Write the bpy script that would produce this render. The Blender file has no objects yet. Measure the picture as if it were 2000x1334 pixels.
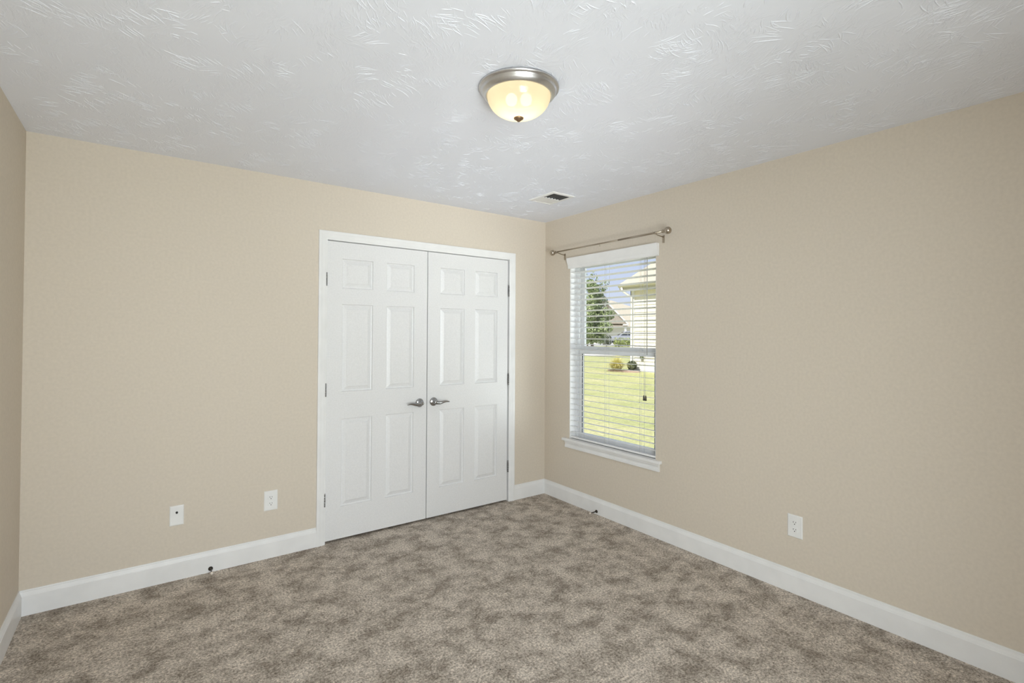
import bpy, bmesh, math, random
from mathutils import Vector, Matrix
random.seed(7)
PI = math.pi
S = bpy.context.scene
COL = S.collection

# ------------------------------------------------------------------ camera, sky, sun, exposure
CAM = Vector((-2.9285, -3.4992, 1.4240))
YAW, PITCH, ROLL = 0.63109, 0.01202, 0.00533
fw = Vector((math.sin(YAW)*math.cos(PITCH), math.cos(YAW)*math.cos(PITCH), math.sin(PITCH)))
rt = Vector((math.cos(YAW), -math.sin(YAW), 0)); up = rt.cross(fw)
rt2 = rt*math.cos(ROLL)+up*math.sin(ROLL); up2 = up*math.cos(ROLL)-rt*math.sin(ROLL)
cd = bpy.data.cameras.new('camera'); cam = bpy.data.objects.new('camera', cd); COL.objects.link(cam)
cam.matrix_world = Matrix(((rt2.x, up2.x, -fw.x, CAM.x), (rt2.y, up2.y, -fw.y, CAM.y), (rt2.z, up2.z, -fw.z, CAM.z), (0, 0, 0, 1)))
cd.sensor_fit = 'HORIZONTAL'; cd.sensor_width = 36.0
cd.lens = 36.0*982.76/2000.0
cd.shift_y = -25.58/2000.0
cd.clip_start = 0.02; cd.clip_end = 600
S.camera = cam

S.view_settings.view_transform = 'Standard'; S.view_settings.look = 'None'
S.view_settings.gamma = 1.0; S.view_settings.use_curve_mapping = False
S.view_settings.exposure = 0.0
S.cycles.max_bounces = 14; S.cycles.diffuse_bounces = 8; S.cycles.glossy_bounces = 4
S.cycles.transparent_max_bounces = 40; S.cycles.sample_clamp_indirect = 3.0
S.cycles.caustics_reflective = False; S.cycles.caustics_refractive = False
S.cycles.use_denoising = True

W = bpy.data.worlds.new('sky'); S.world = W; W.use_nodes = True
wt = W.node_tree; wt.nodes.clear()
def N(t, kind, **kw):
    n = t.nodes.new(kind)
    for k, v in kw.items():
        if hasattr(n, k): setattr(n, k, v)
        else: n.inputs[k.replace('_', ' ')].default_value = v
    return n
def ramp(t, stops, interp='LINEAR'):
    r = t.nodes.new('ShaderNodeValToRGB'); r.color_ramp.interpolation = interp
    e = r.color_ramp.elements
    while len(e) < len(stops): e.new(0.5)
    for k, (p, c) in enumerate(stops):
        e[k].position = p; e[k].color = (c, c, c, 1) if not isinstance(c, tuple) else (*c, 1)
    return r
g = N(wt, 'ShaderNodeTexCoord'); sx = N(wt, 'ShaderNodeSeparateXYZ'); wt.links.new(g.outputs['Generated'], sx.inputs[0])
r1 = ramp(wt, [(0.0, (0.80, 0.85, 0.95)), (0.10, (0.66, 0.73, 0.94)), (0.30, (0.50, 0.62, 0.90)), (1.0, (0.25, 0.40, 0.80))])
wt.links.new(sx.outputs['Z'], r1.inputs[0])
mp = N(wt, 'ShaderNodeMapping'); mp.inputs['Scale'].default_value = (1.6, 1.6, 5.0); wt.links.new(g.outputs['Generated'], mp.inputs[0])
nz = N(wt, 'ShaderNodeTexNoise', Scale=2.4, Detail=6.0, Roughness=0.55); wt.links.new(mp.outputs[0], nz.inputs['Vector'])
r2 = ramp(wt, [(0.46, 0.0), (0.66, 1.0)]); wt.links.new(nz.outputs[0], r2.inputs[0])
mx = N(wt, 'ShaderNodeMixRGB'); mx.inputs[2].default_value = (0.86, 0.88, 0.94, 1)
wt.links.new(r2.outputs[0], mx.inputs[0]); wt.links.new(r1.outputs[0], mx.inputs[1])
bg = N(wt, 'ShaderNodeBackground', Strength=1.0); wt.links.new(mx.outputs[0], bg.inputs[0])
wo = N(wt, 'ShaderNodeOutputWorld'); wt.links.new(bg.outputs[0], wo.inputs[0])

sd = bpy.data.lights.new('sun', 'SUN'); sd.energy = 6.5; sd.angle = 0.009; sd.color = (1.0, 0.95, 0.86)
sun = bpy.data.objects.new('sun', sd); COL.objects.link(sun)
EL, AZ = math.radians(52), math.radians(-6)
sun.rotation_euler = Vector((math.cos(EL)*math.cos(AZ), math.cos(EL)*math.sin(AZ), -math.sin(EL))).to_track_quat('-Z', 'Y').to_euler()
sun.location = (-20, 2, 25)
# added fill lights beyond the rear opening and beside the window
def fill_light(name, loc, rot, sx, sy, w, col, spread=180):
    ad = bpy.data.lights.new(name, 'AREA'); ad.shape = 'RECTANGLE'; ad.size = sx; ad.size_y = sy; ad.energy = w; ad.color = col; ad.spread = math.radians(spread)
    al = bpy.data.objects.new(name, ad); COL.objects.link(al); al.location = loc; al.rotation_euler = rot
FILL_TINT = (0.925, 0.97, 1.0)
fill_light('rear_fill_light', (-2.60, -4.60, 1.15), (PI/2-math.radians(5), 0, 0), 1.2, 2.0, 59, FILL_TINT)  # added main fill from behind the camera
fill_light('rear_fill_light', (-3.00, -4.60, 1.15), (PI/2-math.radians(5), 0, math.radians(-30)), 1.0, 2.0, 36, FILL_TINT, 120)  # second added rear fill, turned sideways
fill_light('upward_fill_light', (-2.60, -4.60, 0.45), (PI/2+math.radians(23), 0, math.radians(-24)), 1.0, 0.6, 4.5, (0.965, 0.975, 0.985), 35)  # added narrow fill, aimed up at the far ceiling
fill_light('upward_fill_light', (-1.80, -4.60, 0.50), (PI/2+math.radians(25), 0, math.radians(-5)), 2.4, 0.6, 9.0, (0.965, 0.975, 0.985), 70)  # added wider fill, aimed up through the rear opening
fill_light('side_fill_light', (1.35, -2.45, 0.75), (PI/2+math.radians(15), 0, math.radians(40)), 1.4, 1.4, 13, FILL_TINT, 100)  # added fill outside the window, kept out of view
LAMP_W = 0.075

# ------------------------------------------------------------------ helpers
H = 2.44; L = 3.422; YR = -4.10; WT = 0.14; T = 0.014
class MB:
    def __init__(s): s.v = []; s.f = []; s.m = []; s.sm = []
    def add(s, vs, fs, mi=0, smooth=False):
        o = len(s.v); s.v += [tuple(v) for v in vs]
        for f in fs: s.f.append(tuple(o+i for i in f)); s.m.append(mi); s.sm.append(smooth)
    def box(s, a, b, mi=0):
        x0, y0, z0 = (min(a[i], b[i]) for i in range(3)); x1, y1, z1 = (max(a[i], b[i]) for i in range(3))
        s.add([(x0,y0,z0),(x1,y0,z0),(x1,y1,z0),(x0,y1,z0),(x0,y0,z1),(x1,y0,z1),(x1,y1,z1),(x0,y1,z1)],
              [(0,3,2,1),(4,5,6,7),(0,1,5,4),(1,2,6,5),(2,3,7,6),(3,0,4,7)], mi)
    def tube(s, pts, r, n=12, mi=0, cap=True, smooth=True):
        pts = [Vector(p) for p in pts]; rs = r if isinstance(r, (list, tuple)) else [r]*len(pts)
        d0 = (pts[1]-pts[0]).normalized(); a = Vector((0, 0, 1)) if abs(d0.z) < .9 else Vector((1, 0, 0))
        u = d0.cross(a).normalized(); rings = []
        for i, p in enumerate(pts):
            d = ((pts[min(i+1, len(pts)-1)]-p).normalized()+(p-pts[max(i-1, 0)]).normalized())
            if d.length < 1e-6: d = d0
            d.normalize(); u = (u-d*u.dot(d)).normalized(); w = d.cross(u)
            rings.append([p+(u*math.cos(t*2*PI/n)+w*math.sin(t*2*PI/n))*rs[i] for t in range(n)])
        vs = [v for ring in rings for v in ring]; fs = []
        for i in range(len(pts)-1):
            for t in range(n):
                fs.append((i*n+t, i*n+(t+1) % n, (i+1)*n+(t+1) % n, (i+1)*n+t))
        s.add(vs, fs, mi, smooth)
        if cap:
            s.add(rings[0], [tuple(range(n))[::-1]], mi); s.add(rings[-1], [tuple(range(n))], mi)
    def lathe(s, prof, M=Matrix.Identity(4), n=32, mi=0, smooth=True):
        vs = []; fs = []
        for r, z in prof:
            for t in range(n): vs.append(M @ Vector((r*math.cos(2*PI*t/n), r*math.sin(2*PI*t/n), z)))
        for i in range(len(prof)-1):
            for t in range(n): fs.append((i*n+t, i*n+(t+1) % n, (i+1)*n+(t+1) % n, (i+1)*n+t))
        s.add(vs, fs, mi, smooth)
    def prism(s, poly, a, b, axis='y', mi=0, shift0=None, shift1=None):
        # extrude closed 2D polygon along an axis from a to b; optional per-vertex end shifts (mitres)
        n = len(poly); vs = []
        for e, sh in ((a, shift0), (b, shift1)):
            for i, (p, q) in enumerate(poly):
                t = e+(sh[i] if sh else 0)
                vs.append({'y': (p, t, q), 'x': (t, p, q), 'z': (p, q, t)}[axis])
        fs = [(i, (i+1) % n, n+(i+1) % n, n+i) for i in range(n)]+[tuple(range(n))[::-1], tuple(range(n, 2*n))]
        s.add(vs, fs, mi)
    def build(s, name, mats, parent=None, bevel=0, seg=2, label=None):
        me = bpy.data.meshes.new(name); me.from_pydata(s.v, [], s.f)
        if not isinstance(mats, (list, tuple)): mats = [mats]
        for m in mats: me.materials.append(m)
        for p, mi, sm in zip(me.polygons, s.m, s.sm): p.material_index = mi; p.use_smooth = sm
        bm = bmesh.new(); bm.from_mesh(me); bmesh.ops.remove_doubles(bm, verts=bm.verts, dist=1e-6)
        bmesh.ops.recalc_face_normals(bm, faces=bm.faces); bm.to_mesh(me); bm.free()
        o = bpy.data.objects.new(name, me); COL.objects.link(o)
        if parent is not None:
            o.parent = parent
            o.matrix_parent_inverse = base_matrix(parent).inverted()
        if bevel:
            b = o.modifiers.new('bevel', 'BEVEL'); b.width = bevel; b.segments = seg; b.limit_method = 'ANGLE'; b.angle_limit = math.radians(35)
        if label: o['label'] = label
        return o
def base_matrix(o):
    M = Matrix.LocRotScale(o.location, o.rotation_euler, o.scale)
    return (base_matrix(o.parent) @ o.matrix_parent_inverse @ M) if o.parent else M
def tag(o, label, cat, group=None, kind=None):
    o['label'] = label; o['category'] = cat
    if group: o['group'] = group
    if kind: o['kind'] = kind
    return o
def struct(o, label, cat): return tag(o, label, cat, kind='structure')
def thing(name, loc, label, cat, group=None, kind=None):
    o = bpy.data.objects.new(name, None); COL.objects.link(o); o.location = loc; o.empty_display_size = 0.05
    return tag(o, label, cat, group, kind)
def copy_tree(o, delta, parent=None):
    c = o.copy(); COL.objects.link(c)
    if parent is None: c.location = o.location+Vector(delta)
    else: c.parent = parent
    for ch in list(o.children): copy_tree(ch, delta, c)
    return c

# ------------------------------------------------------------------ materials
def mat(name, col, rough=0.5, metal=0.0, spec=0.5, bump=None, trans=0.0, alpha=1.0):
    m = bpy.data.materials.new(name); m.use_nodes = True; t = m.node_tree
    b = t.nodes['Principled BSDF']
    b.inputs['Base Color'].default_value = (*col, 1); b.inputs['Roughness'].default_value = rough
    b.inputs['Metallic'].default_value = metal; b.inputs['Specular IOR Level'].default_value = spec
    tc = N(t, 'ShaderNodeTexCoord')
    # every surface keeps a faint procedural mottling
    n0 = N(t, 'ShaderNodeTexNoise', Scale=(bump[0]*0.4 if bump else 9.0), Detail=3.0); t.links.new(tc.outputs['Object'], n0.inputs['Vector'])
    r0 = ramp(t, [(0.3, tuple(c*0.965 for c in col)), (0.7, tuple(min(1, c*1.03) for c in col))])
    t.links.new(n0.outputs[0], r0.inputs[0]); t.links.new(r0.outputs[0], b.inputs['Base Color'])
    if bump:
        n1 = N(t, 'ShaderNodeTexNoise', Scale=bump[0], Detail=3.0); t.links.new(tc.outputs['Object'], n1.inputs['Vector'])
        bp = N(t, 'ShaderNodeBump', Strength=bump[1], Distance=bump[2]); t.links.new(n1.outputs[0], bp.inputs['Height'])
        t.links.new(bp.outputs[0], b.inputs['Normal'])
    return m
M = {}
M['wall'] = mat('wall_paint', (0.645, 0.580, 0.492), 0.75, spec=0.25, bump=(170, 0.05, 0.0015))
M['white'] = mat('white_trim_paint', (0.80, 0.80, 0.80), 0.38, spec=0.4)
M['door'] = mat('white_door_paint', (0.755, 0.755, 0.76), 0.36, spec=0.45, bump=(260, 0.015, 0.0005))
M['vinyl'] = mat('white_vinyl', (0.82, 0.83, 0.84), 0.35)
M['blind'] = mat('white_blind', (0.83, 0.83, 0.83), 0.45)
M['plate'] = mat('white_plastic', (0.80, 0.80, 0.79), 0.35)
M['nickel'] = mat('brushed_nickel', (0.66, 0.66, 0.67), 0.30, 1.0, bump=(300, 0.05, 0.0005))
M['chrome'] = mat('polished_nickel', (0.40, 0.40, 0.40), 0.12, 1.0)
M['hinge'] = mat('satin_steel', (0.30, 0.30, 0.30), 0.38, 1.0)
M['rod'] = mat('antique_nickel', (0.46, 0.40, 0.32), 0.28, 1.0)
M['bronze'] = mat('dark_bronze', (0.07, 0.06, 0.05), 0.35, 0.9)
M['brass'] = mat('dull_bronze', (0.30, 0.20, 0.12), 0.4, 0.9)
M['black'] = mat('black_plastic', (0.012, 0.012, 0.012), 0.4)
M['cavity'] = mat('duct_shade_and_gasket', (0.06, 0.06, 0.06), 0.7)  # near-black for the shaded duct, its louvers and the glazing gasket
M['rubber'] = mat('cream_rubber', (0.75, 0.68, 0.60), 0.6)
M['dark'] = mat('dark_gap', (0.03, 0.03, 0.03), 0.8)
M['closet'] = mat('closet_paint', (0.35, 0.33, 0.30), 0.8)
M['cord'] = mat('blind_cord', (0.62, 0.62, 0.60), 0.7)
M['tassel'] = mat('dark_tassel', (0.05, 0.045, 0.035), 0.5)
M['debris'] = mat('crumb', (0.02, 0.017, 0.015), 0.8)

# glass pane: see-through with a faint reflection
def glass(name, tint=(0.97, 0.985, 0.98)):
    m = bpy.data.materials.new(name); m.use_nodes = True; t = m.node_tree; t.nodes.clear()
    tr = N(t, 'ShaderNodeBsdfTransparent'); tr.inputs[0].default_value = (*tint, 1)
    gl = N(t, 'ShaderNodeBsdfGlossy', Roughness=0.02); lw = N(t, 'ShaderNodeLayerWeight'); pw = N(t, 'ShaderNodeMath', operation='POWER'); pw.inputs[1].default_value = 5.0; t.links.new(lw.outputs['Facing'], pw.inputs[0])
    fr = N(t, 'ShaderNodeMath', operation='MULTIPLY_ADD'); fr.inputs[1].default_value = 0.6; fr.inputs[2].default_value = 0.02; t.links.new(pw.outputs[0], fr.inputs[0])
    mxs = N(t, 'ShaderNodeMixShader'); t.links.new(fr.outputs[0], mxs.inputs[0]); t.links.new(tr.outputs[0], mxs.inputs[1]); t.links.new(gl.outputs[0], mxs.inputs[2])
    o = N(t, 'ShaderNodeOutputMaterial'); t.links.new(mxs.outputs[0], o.inputs[0]); return m
M['glass'] = glass('window_glass')

# carpet: cut pile brushed two ways, its pile shading mixed into the colour, with fleck
def carpet():
    m = bpy.data.materials.new('carpet'); m.use_nodes = True; t = m.node_tree; b = t.nodes['Principled BSDF']
    b.inputs['Roughness'].default_value = 0.95; b.inputs['Specular IOR Level'].default_value = 0.1
    tc = N(t, 'ShaderNodeTexCoord')
    a1 = N(t, 'ShaderNodeTexNoise', Scale=7.5, Detail=10.0, Roughness=0.72, Distortion=0.1); t.links.new(tc.outputs['Object'], a1.inputs['Vector'])
    p1 = ramp(t, [(0.39, 0.0), (0.58, 1.0)]); t.links.new(a1.outputs[0], p1.inputs[0])
    a2 = N(t, 'ShaderNodeTexNoise', Scale=95.0, Detail=6.0, Roughness=0.85); t.links.new(tc.outputs['Object'], a2.inputs['Vector'])
    p2 = ramp(t, [(0.38, 0.0), (0.62, 1.0)]); t.links.new(a2.outputs[0], p2.inputs[0])
    c1 = N(t, 'ShaderNodeMixRGB'); c1.inputs[1].default_value = (0.300, 0.258, 0.217, 1); c1.inputs[2].default_value = (0.61, 0.545, 0.477, 1)
    t.links.new(p1.outputs[0], c1.inputs[0])
    c2 = N(t, 'ShaderNodeMixRGB', blend_type='MULTIPLY'); c2.inputs[0].default_value = 1.0
    p3 = ramp(t, [(0.0, (0.34, 0.32, 0.30)), (0.5, (0.95, 0.95, 0.95)), (1.0, (1.65, 1.65, 1.65))]); t.links.new(p2.outputs[0], p3.inputs[0])
    t.links.new(c1.outputs[0], c2.inputs[1]); t.links.new(p3.outputs[0], c2.inputs[2]); t.links.new(c2.outputs[0], b.inputs['Base Color'])
    bp = N(t, 'ShaderNodeBump', Strength=0.6, Distance=0.004); t.links.new(a2.outputs[0], bp.inputs['Height']); t.links.new(bp.outputs[0], b.inputs['Normal'])
    return m
M['carpet'] = carpet()

# ceiling: white, brushed-on texture: patches of ridges laid down at random angles
def ceiling_mat():
    m = bpy.data.materials.new('ceiling_texture'); m.use_nodes = True; t = m.node_tree; b = t.nodes['Principled BSDF']
    b.inputs['Base Color'].default_value = (0.808, 0.832, 0.908, 1); b.inputs['Roughness'].default_value = 0.65; b.inputs['Specular IOR Level'].default_value = 0.22
    tc = N(t, 'ShaderNodeTexCoord'); hs = []
    for off, vs in ((0.0, 5.5), (3.7, 7.5)):
        mp = N(t, 'ShaderNodeMapping'); mp.inputs['Location'].default_value = (off, off*1.3, 0); t.links.new(tc.outputs['Object'], mp.inputs[0])
        wob = N(t, 'ShaderNodeTexNoise', Scale=6.0, Detail=2.0); t.links.new(mp.outputs[0], wob.inputs['Vector'])
        ws = N(t, 'ShaderNodeVectorMath', operation='SCALE'); ws.inputs['Scale'].default_value = 0.12; t.links.new(wob.outputs[1], ws.inputs[0])
        wa = N(t, 'ShaderNodeVectorMath', operation='ADD'); t.links.new(mp.outputs[0], wa.inputs[0]); t.links.new(ws.outputs[0], wa.inputs[1])
        vo = N(t, 'ShaderNodeTexVoronoi', voronoi_dimensions='2D', Scale=vs); t.links.new(wa.outputs[0], vo.inputs['Vector'])
        sp = N(t, 'ShaderNodeSeparateXYZ'); t.links.new(vo.outputs['Color'], sp.inputs[0])
        an = N(t, 'ShaderNodeMath', operation='MULTIPLY_ADD'); an.inputs[1].default_value = 1.9; an.inputs[2].default_value = -0.5; t.links.new(sp.outputs[0], an.inputs[0])
        vr = N(t, 'ShaderNodeVectorRotate', rotation_type='Z_AXIS'); t.links.new(wa.outputs[0], vr.inputs['Vector']); t.links.new(an.outputs[0], vr.inputs['Angle'])
        sc = N(t, 'ShaderNodeVectorMath', operation='MULTIPLY'); sc.inputs[1].default_value = (110, 22, 1); t.links.new(vr.outputs[0], sc.inputs[0])
        ns = N(t, 'ShaderNodeTexNoise', Scale=1.0, Detail=2.0, Roughness=0.5); t.links.new(sc.outputs[0], ns.inputs['Vector'])
        rr = ramp(t, [(0.50, 0.0), (0.60, 1.0), (0.70, 0.35)]); t.links.new(ns.outputs[0], rr.inputs[0])
        mk = N(t, 'ShaderNodeTexNoise', Scale=5.0, Detail=3.0, Roughness=0.6); t.links.new(mp.outputs[0], mk.inputs['Vector'])
        mr = ramp(t, [(0.47, 0.0), (0.60, 1.0)]); t.links.new(mk.outputs[0], mr.inputs[0])
        ml = N(t, 'ShaderNodeMath', operation='MULTIPLY'); t.links.new(rr.outputs[0], ml.inputs[0]); t.links.new(mr.outputs[0], ml.inputs[1]); hs.append(ml)
    ad2 = N(t, 'ShaderNodeMath', operation='MAXIMUM'); t.links.new(hs[0].outputs[0], ad2.inputs[0]); t.links.new(hs[1].outputs[0], ad2.inputs[1])
    fn = N(t, 'ShaderNodeTexNoise', Scale=120.0, Detail=2.0); t.links.new(tc.outputs['Object'], fn.inputs['Vector'])
    f2 = N(t, 'ShaderNodeMath', operation='MULTIPLY_ADD'); f2.inputs[1].default_value = 0.12; t.links.new(fn.outputs[0], f2.inputs[0]); t.links.new(ad2.outputs[0], f2.inputs[2])
    bp = N(t, 'ShaderNodeBump', Strength=0.5, Distance=0.0017); t.links.new(f2.outputs[0], bp.inputs['Height']); t.links.new(bp.outputs[0], b.inputs['Normal'])
    return m
M['ceil'] = ceiling_mat()

# ------------------------------------------------------------------ the setting
b = MB(); b.box((-L-WT, YR-WT, -0.06), (WT, 0.75, 0.0)); struct(b.build('floor', M['carpet']), 'taupe cut pile carpet covering the whole bedroom floor', 'floor')
b = MB(); b.box((-L-0.45, YR-0.45, H), (0.45, 1.0, H+0.12))
# brush strokes left standing in the ceiling compound: clusters of thin raised ridges
rc = random.Random(21)
for k in range(1150):
    cx, cy = rc.uniform(-L+.06, -.06), rc.uniform(-3.9, -.06); a0 = rc.gauss(.9, .75); n = rc.randint(5, 12); ln0 = rc.uniform(.03, .085)
    curl = rc.uniform(-5, 5)
    for i in range(n):
        if rc.random() < .2: continue
        off = (i-n/2)*rc.uniform(.009, .015); a = a0+rc.gauss(0, .22); ln = ln0*rc.uniform(.5, 1.25); sh = rc.gauss(0, .015); hh = rc.uniform(.0007, .0019); w = rc.uniform(.0016, .0030)
        px, py = cx-math.sin(a0)*off+math.cos(a0)*sh, cy+math.cos(a0)*off+math.sin(a0)*sh
        rows = []
        for j in range(6):
            u = j/5-.5; aa = a+curl*u*ln; x, y = px+math.cos(aa)*u*ln, py+math.sin(aa)*u*ln; e = math.sqrt(max(0, 1-(2*u)**2*.98)); nx_, ny_ = -math.sin(aa), math.cos(aa); ww = w*(.45+.55*e)
            rows += [(x-nx_*ww, y-ny_*ww, H+.0002), (x-nx_*ww*.45, y-ny_*ww*.45, H-hh*e*.85), (x+nx_*ww*.45, y+ny_*ww*.45, H-hh*e*.85), (x+nx_*ww, y+ny_*ww, H+.0002)]
        if any(not (-L+.01 < r[0] < -.01 and r[1] < -.01) for r in rows): continue
        b.add(rows, [(4*j+q, 4*j+q+1, 4*j+5+q, 4*j+4+q) for j in range(5) for q in range(3)], 0, True)
struct(b.build('ceiling', M['ceil']), 'white ceiling with a brushed texture over the room', 'ceiling')
b = MB(); b.box((-L-WT, YR-WT, 0), (-L, 0.0, H)); struct(b.build('wall_left', M['wall']), 'beige painted wall at the left edge', 'wall')
# back wall with the closet opening
DX0, DX1, DZ = -1.936, -0.404, 2.062
b = MB(); b.box((-L-WT, 0, 0), (DX0-0.018, 0.11, H)); b.box((DX1+0.018, 0, 0), (0, 0.11, H)); b.box((DX0-0.018, 0, DZ+0.018), (DX1+0.018, 0.11, H))
struct(b.build('wall_back', M['wall']), 'beige painted wall around the white closet doors', 'wall')
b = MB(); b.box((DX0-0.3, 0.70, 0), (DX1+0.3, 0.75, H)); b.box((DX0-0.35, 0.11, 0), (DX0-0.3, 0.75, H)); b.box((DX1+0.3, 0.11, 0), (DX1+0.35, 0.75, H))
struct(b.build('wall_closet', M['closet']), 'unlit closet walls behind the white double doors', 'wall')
# right wall with the window opening
WY0, WY1, WZ0, WZ1 = -1.222, -0.328, 0.535, 2.06
b = MB(); b.box((0, YR-WT, 0), (WT, WY0, H)); b.box((0, WY1, 0), (WT, 0.11, H)); b.box((0, WY0, 0), (WT, WY1, WZ0)); b.box((0, WY0, WZ1), (WT, WY1, H))
struct(b.build('wall_right', M['wall']), 'beige painted wall around the window with blinds', 'wall')
# unseen wall behind the camera, with an added opening for the fill lights
RX0, RX1, RZ0, RZ1 = -3.27, -1.90, 0.13, 2.15
b = MB(); b.box((-L, YR-WT, 0), (RX0, YR, H)); b.box((RX1, YR-WT, 0), (0, YR, H)); b.box((RX0, YR-WT, 0), (RX1, YR, RZ0)); b.box((RX0, YR-WT, RZ1), (RX1, YR, H))
struct(b.build('wall_rear', M['wall']), 'beige wall behind the viewpoint', 'wall')
w2 = thing('added_rear_window', ((RX0+RX1)/2, YR, RZ0), 'added tall white glazed door behind the viewpoint, lets fill light in', 'window', kind='structure')  # glazing added so the rear fill lights reach the room
b = MB()
for x0, x1, z0, z1 in ((RX0, RX0+.05, RZ0, RZ1), (RX1-.05, RX1, RZ0, RZ1), (RX0+.05, RX1-.05, RZ0, RZ0+.05), (RX0+.05, RX1-.05, RZ1-.05, RZ1), ((RX0+RX1)/2-.03, (RX0+RX1)/2+.03, RZ0+.05, RZ1-.05)):
    b.box((x0, YR-.11, z0), (x1, YR-.04, z1))
b.build('window_frame', M['vinyl'], w2)
b = MB(); b.box((RX0+.05, YR-.078, RZ0+.05), (RX1-.05, YR-.074, RZ1-.05)); b.build('pane', M['glass'], w2)

# baseboards (mitred at the corners)
BB = [(0, 0), (T, 0), (T, .0965), (.0128, .0985), (.0118, .0985), (.0118, .1005), (.0100, .1060), (.0070, .1125), (.0058, .1175), (.0030, .1190), (.0030, .1215), (.0052, .1225), (.0040, .1260), (0, .126)]
CL, CR = -1.9875, -0.3475           # outer edges of the closet casing
poly = [(-t, z) for t, z in BB]
b = MB(); b.prism(poly, YR, 0, 'y', 0, [t for t, z in BB], [-t for t, z in BB]); struct(b.build('baseboard_right', M['white']), 'white baseboard along the foot of the window wall', 'baseboard')
b = MB(); b.prism(poly, -L, CL, 'x', 0, [t for t, z in BB], None); struct(b.build('baseboard_back', M['white']), 'long white baseboard left of the closet doors', 'baseboard')
b = MB(); b.prism(poly, CR, 0, 'x', 0, None, [-t for t, z in BB]); struct(b.build('baseboard_back', M['white']), 'short white baseboard between the closet and the corner', 'baseboard')
b = MB(); b.prism([(-L+t, z) for t, z in BB], YR, 0, 'y', 0, [t for t, z in BB], [-t for t, z in BB]); struct(b.build('baseboard_left', M['white']), 'white baseboard along the foot of the left wall', 'baseboard')

# closet door casing and jamb
ZT = 2.1215; CAS = [(0, 0), (0, .016), (.004, .0175), (.016, .0175), (.024, .0150), (.036, .0135), (.044, .0125), (.048, .0105), (.055, .0100), (.058, .0085), (.058, 0)]
b = MB(); vs = []; fs = []
for u, t in CAS: vs += [(CL+u, -t, 0), (CL+u, -t, ZT-u), (CR-u, -t, ZT-u), (CR-u, -t, 0)]
for i in range(len(CAS)-1):
    for k in range(3): fs.append((4*i+k, 4*i+k+1, 4*i+4+k+1, 4*i+4+k))
n = len(CAS); fs += [tuple(4*i for i in range(n)), tuple(4*i+3 for i in range(n))[::-1]]
b.add(vs, fs)
tr = struct(b.build('trim_1', M['white']), 'white moulded casing around the closet double doors', 'door trim')
b = MB(); b.box((DX0-.018, 0, 0), (DX0, .11, DZ+.018)); b.box((DX1, 0, 0), (DX1+.018, .11, DZ+.018)); b.box((DX0, 0, DZ), (DX1, .11, DZ+.018))
b.box((DX0, .040, 0), (DX0+.010, .072, DZ)); b.box((DX1-.010, .040, 0), (DX1, .072, DZ)); b.box((DX0+.010, .040, DZ-.010), (DX1-.010, .072, DZ))
b.build('door_jamb', M['white'], tr)

# six-panel door leaves
ZB, DW, DH = 0.016, 0.754, 2.041
XC = [0, .107, .326, .428, .647, DW]; ZC = [0, .232-ZB, .836-ZB, 1.022-ZB, 1.627-ZB, 1.737-ZB, 1.942-ZB, DH]
RING = [(0, 0), (.0012, .006), (.004, .0130), (.009, .0145), (.032, .0045), (.036, .0020)]
def leaf(x0):
    b = MB(); y0 = 0.001
    for i in range(5):
        for j in range(7):
            xa, xb, za, zb = x0+XC[i], x0+XC[i+1], ZB+ZC[j], ZB+ZC[j+1]
            if i in (1, 3) and j in (1, 3, 5):
                vs = []; fs = []
                for o, d in RING: vs += [(xa+o, y0+d, za+o), (xb-o, y0+d, za+o), (xb-o, y0+d, zb-o), (xa+o, y0+d, zb-o)]
                for k in range(len(RING)-1):
                    for q in range(4): fs.append((4*k+q, 4*k+(q+1) % 4, 4*k+4+(q+1) % 4, 4*k+4+q))
                e = 4*(len(RING)-1); fs.append((e, e+1, e+2, e+3)); b.add(vs, fs)
            else: b.add([(xa, y0, za), (xb, y0, za), (xb, y0, zb), (xa, y0, zb)], [(0, 1, 2, 3)])
    xe, ze, y1 = x0+DW, ZB+DH, y0+.035
    gx = [x0+x for x in XC]; gz = [ZB+z for z in ZC]
    b.add([(x0, y1, ZB), (xe, y1, ZB), (xe, y1, ze), (x0, y1, ze)], [(3, 2, 1, 0)])
    # edges share the grid points of the face
    b.add([(x, y0, ZB) for x in gx]+[(xe, y1, ZB), (x0, y1, ZB)], [tuple(range(8))])
    b.add([(x, y0, ze) for x in gx]+[(xe, y1, ze), (x0, y1, ze)], [tuple(range(8))])
    b.add([(x0, y0, z) for z in gz]+[(x0, y1, ze), (x0, y1, ZB)], [tuple(range(10))])
    b.add([(xe, y0, z) for z in gz]+[(xe, y1, ze), (xe, y1, ZB)], [tuple(range(10))])
    return b
def lever(cx, cz, sgn, parent):
    RX = Matrix.Translation((cx, 0.001, cz)) @ Matrix.Rotation(PI/2, 4, 'X')      # local z -> -y (into the room)
    b = MB(); b.lathe([(0, 0), (.0325, 0), (.0330, .003), (.0315, .006), (.026, .0095), (.019, .012), (.0145, .014), (.0130, .018), (.0130, .030), (0, .030)], RX, 40)
    r = b.build('rosette', M['chrome'], parent)
    b = MB()
    b.lathe([(0, .028), (.0125, .028), (.0150, .032), (.0155, .042), (.0140, .050), (.009, .054), (0, .055)], RX, 28)
    pts = []; rs = []
    for k in range(17):
        u = k/16
        pts.append((cx+sgn*(.004+.112*u), -.042+.006*math.sin(u*PI), cz-.002-.0045*math.sin(u*2*PI*.95)-.003*u))
        rs.append(.0115*(1-u)**1.2+.0042+.0012*math.sin(u*PI))
    b.tube(pts, rs, 14)
    b.build('lever', M['chrome'], r)
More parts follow.
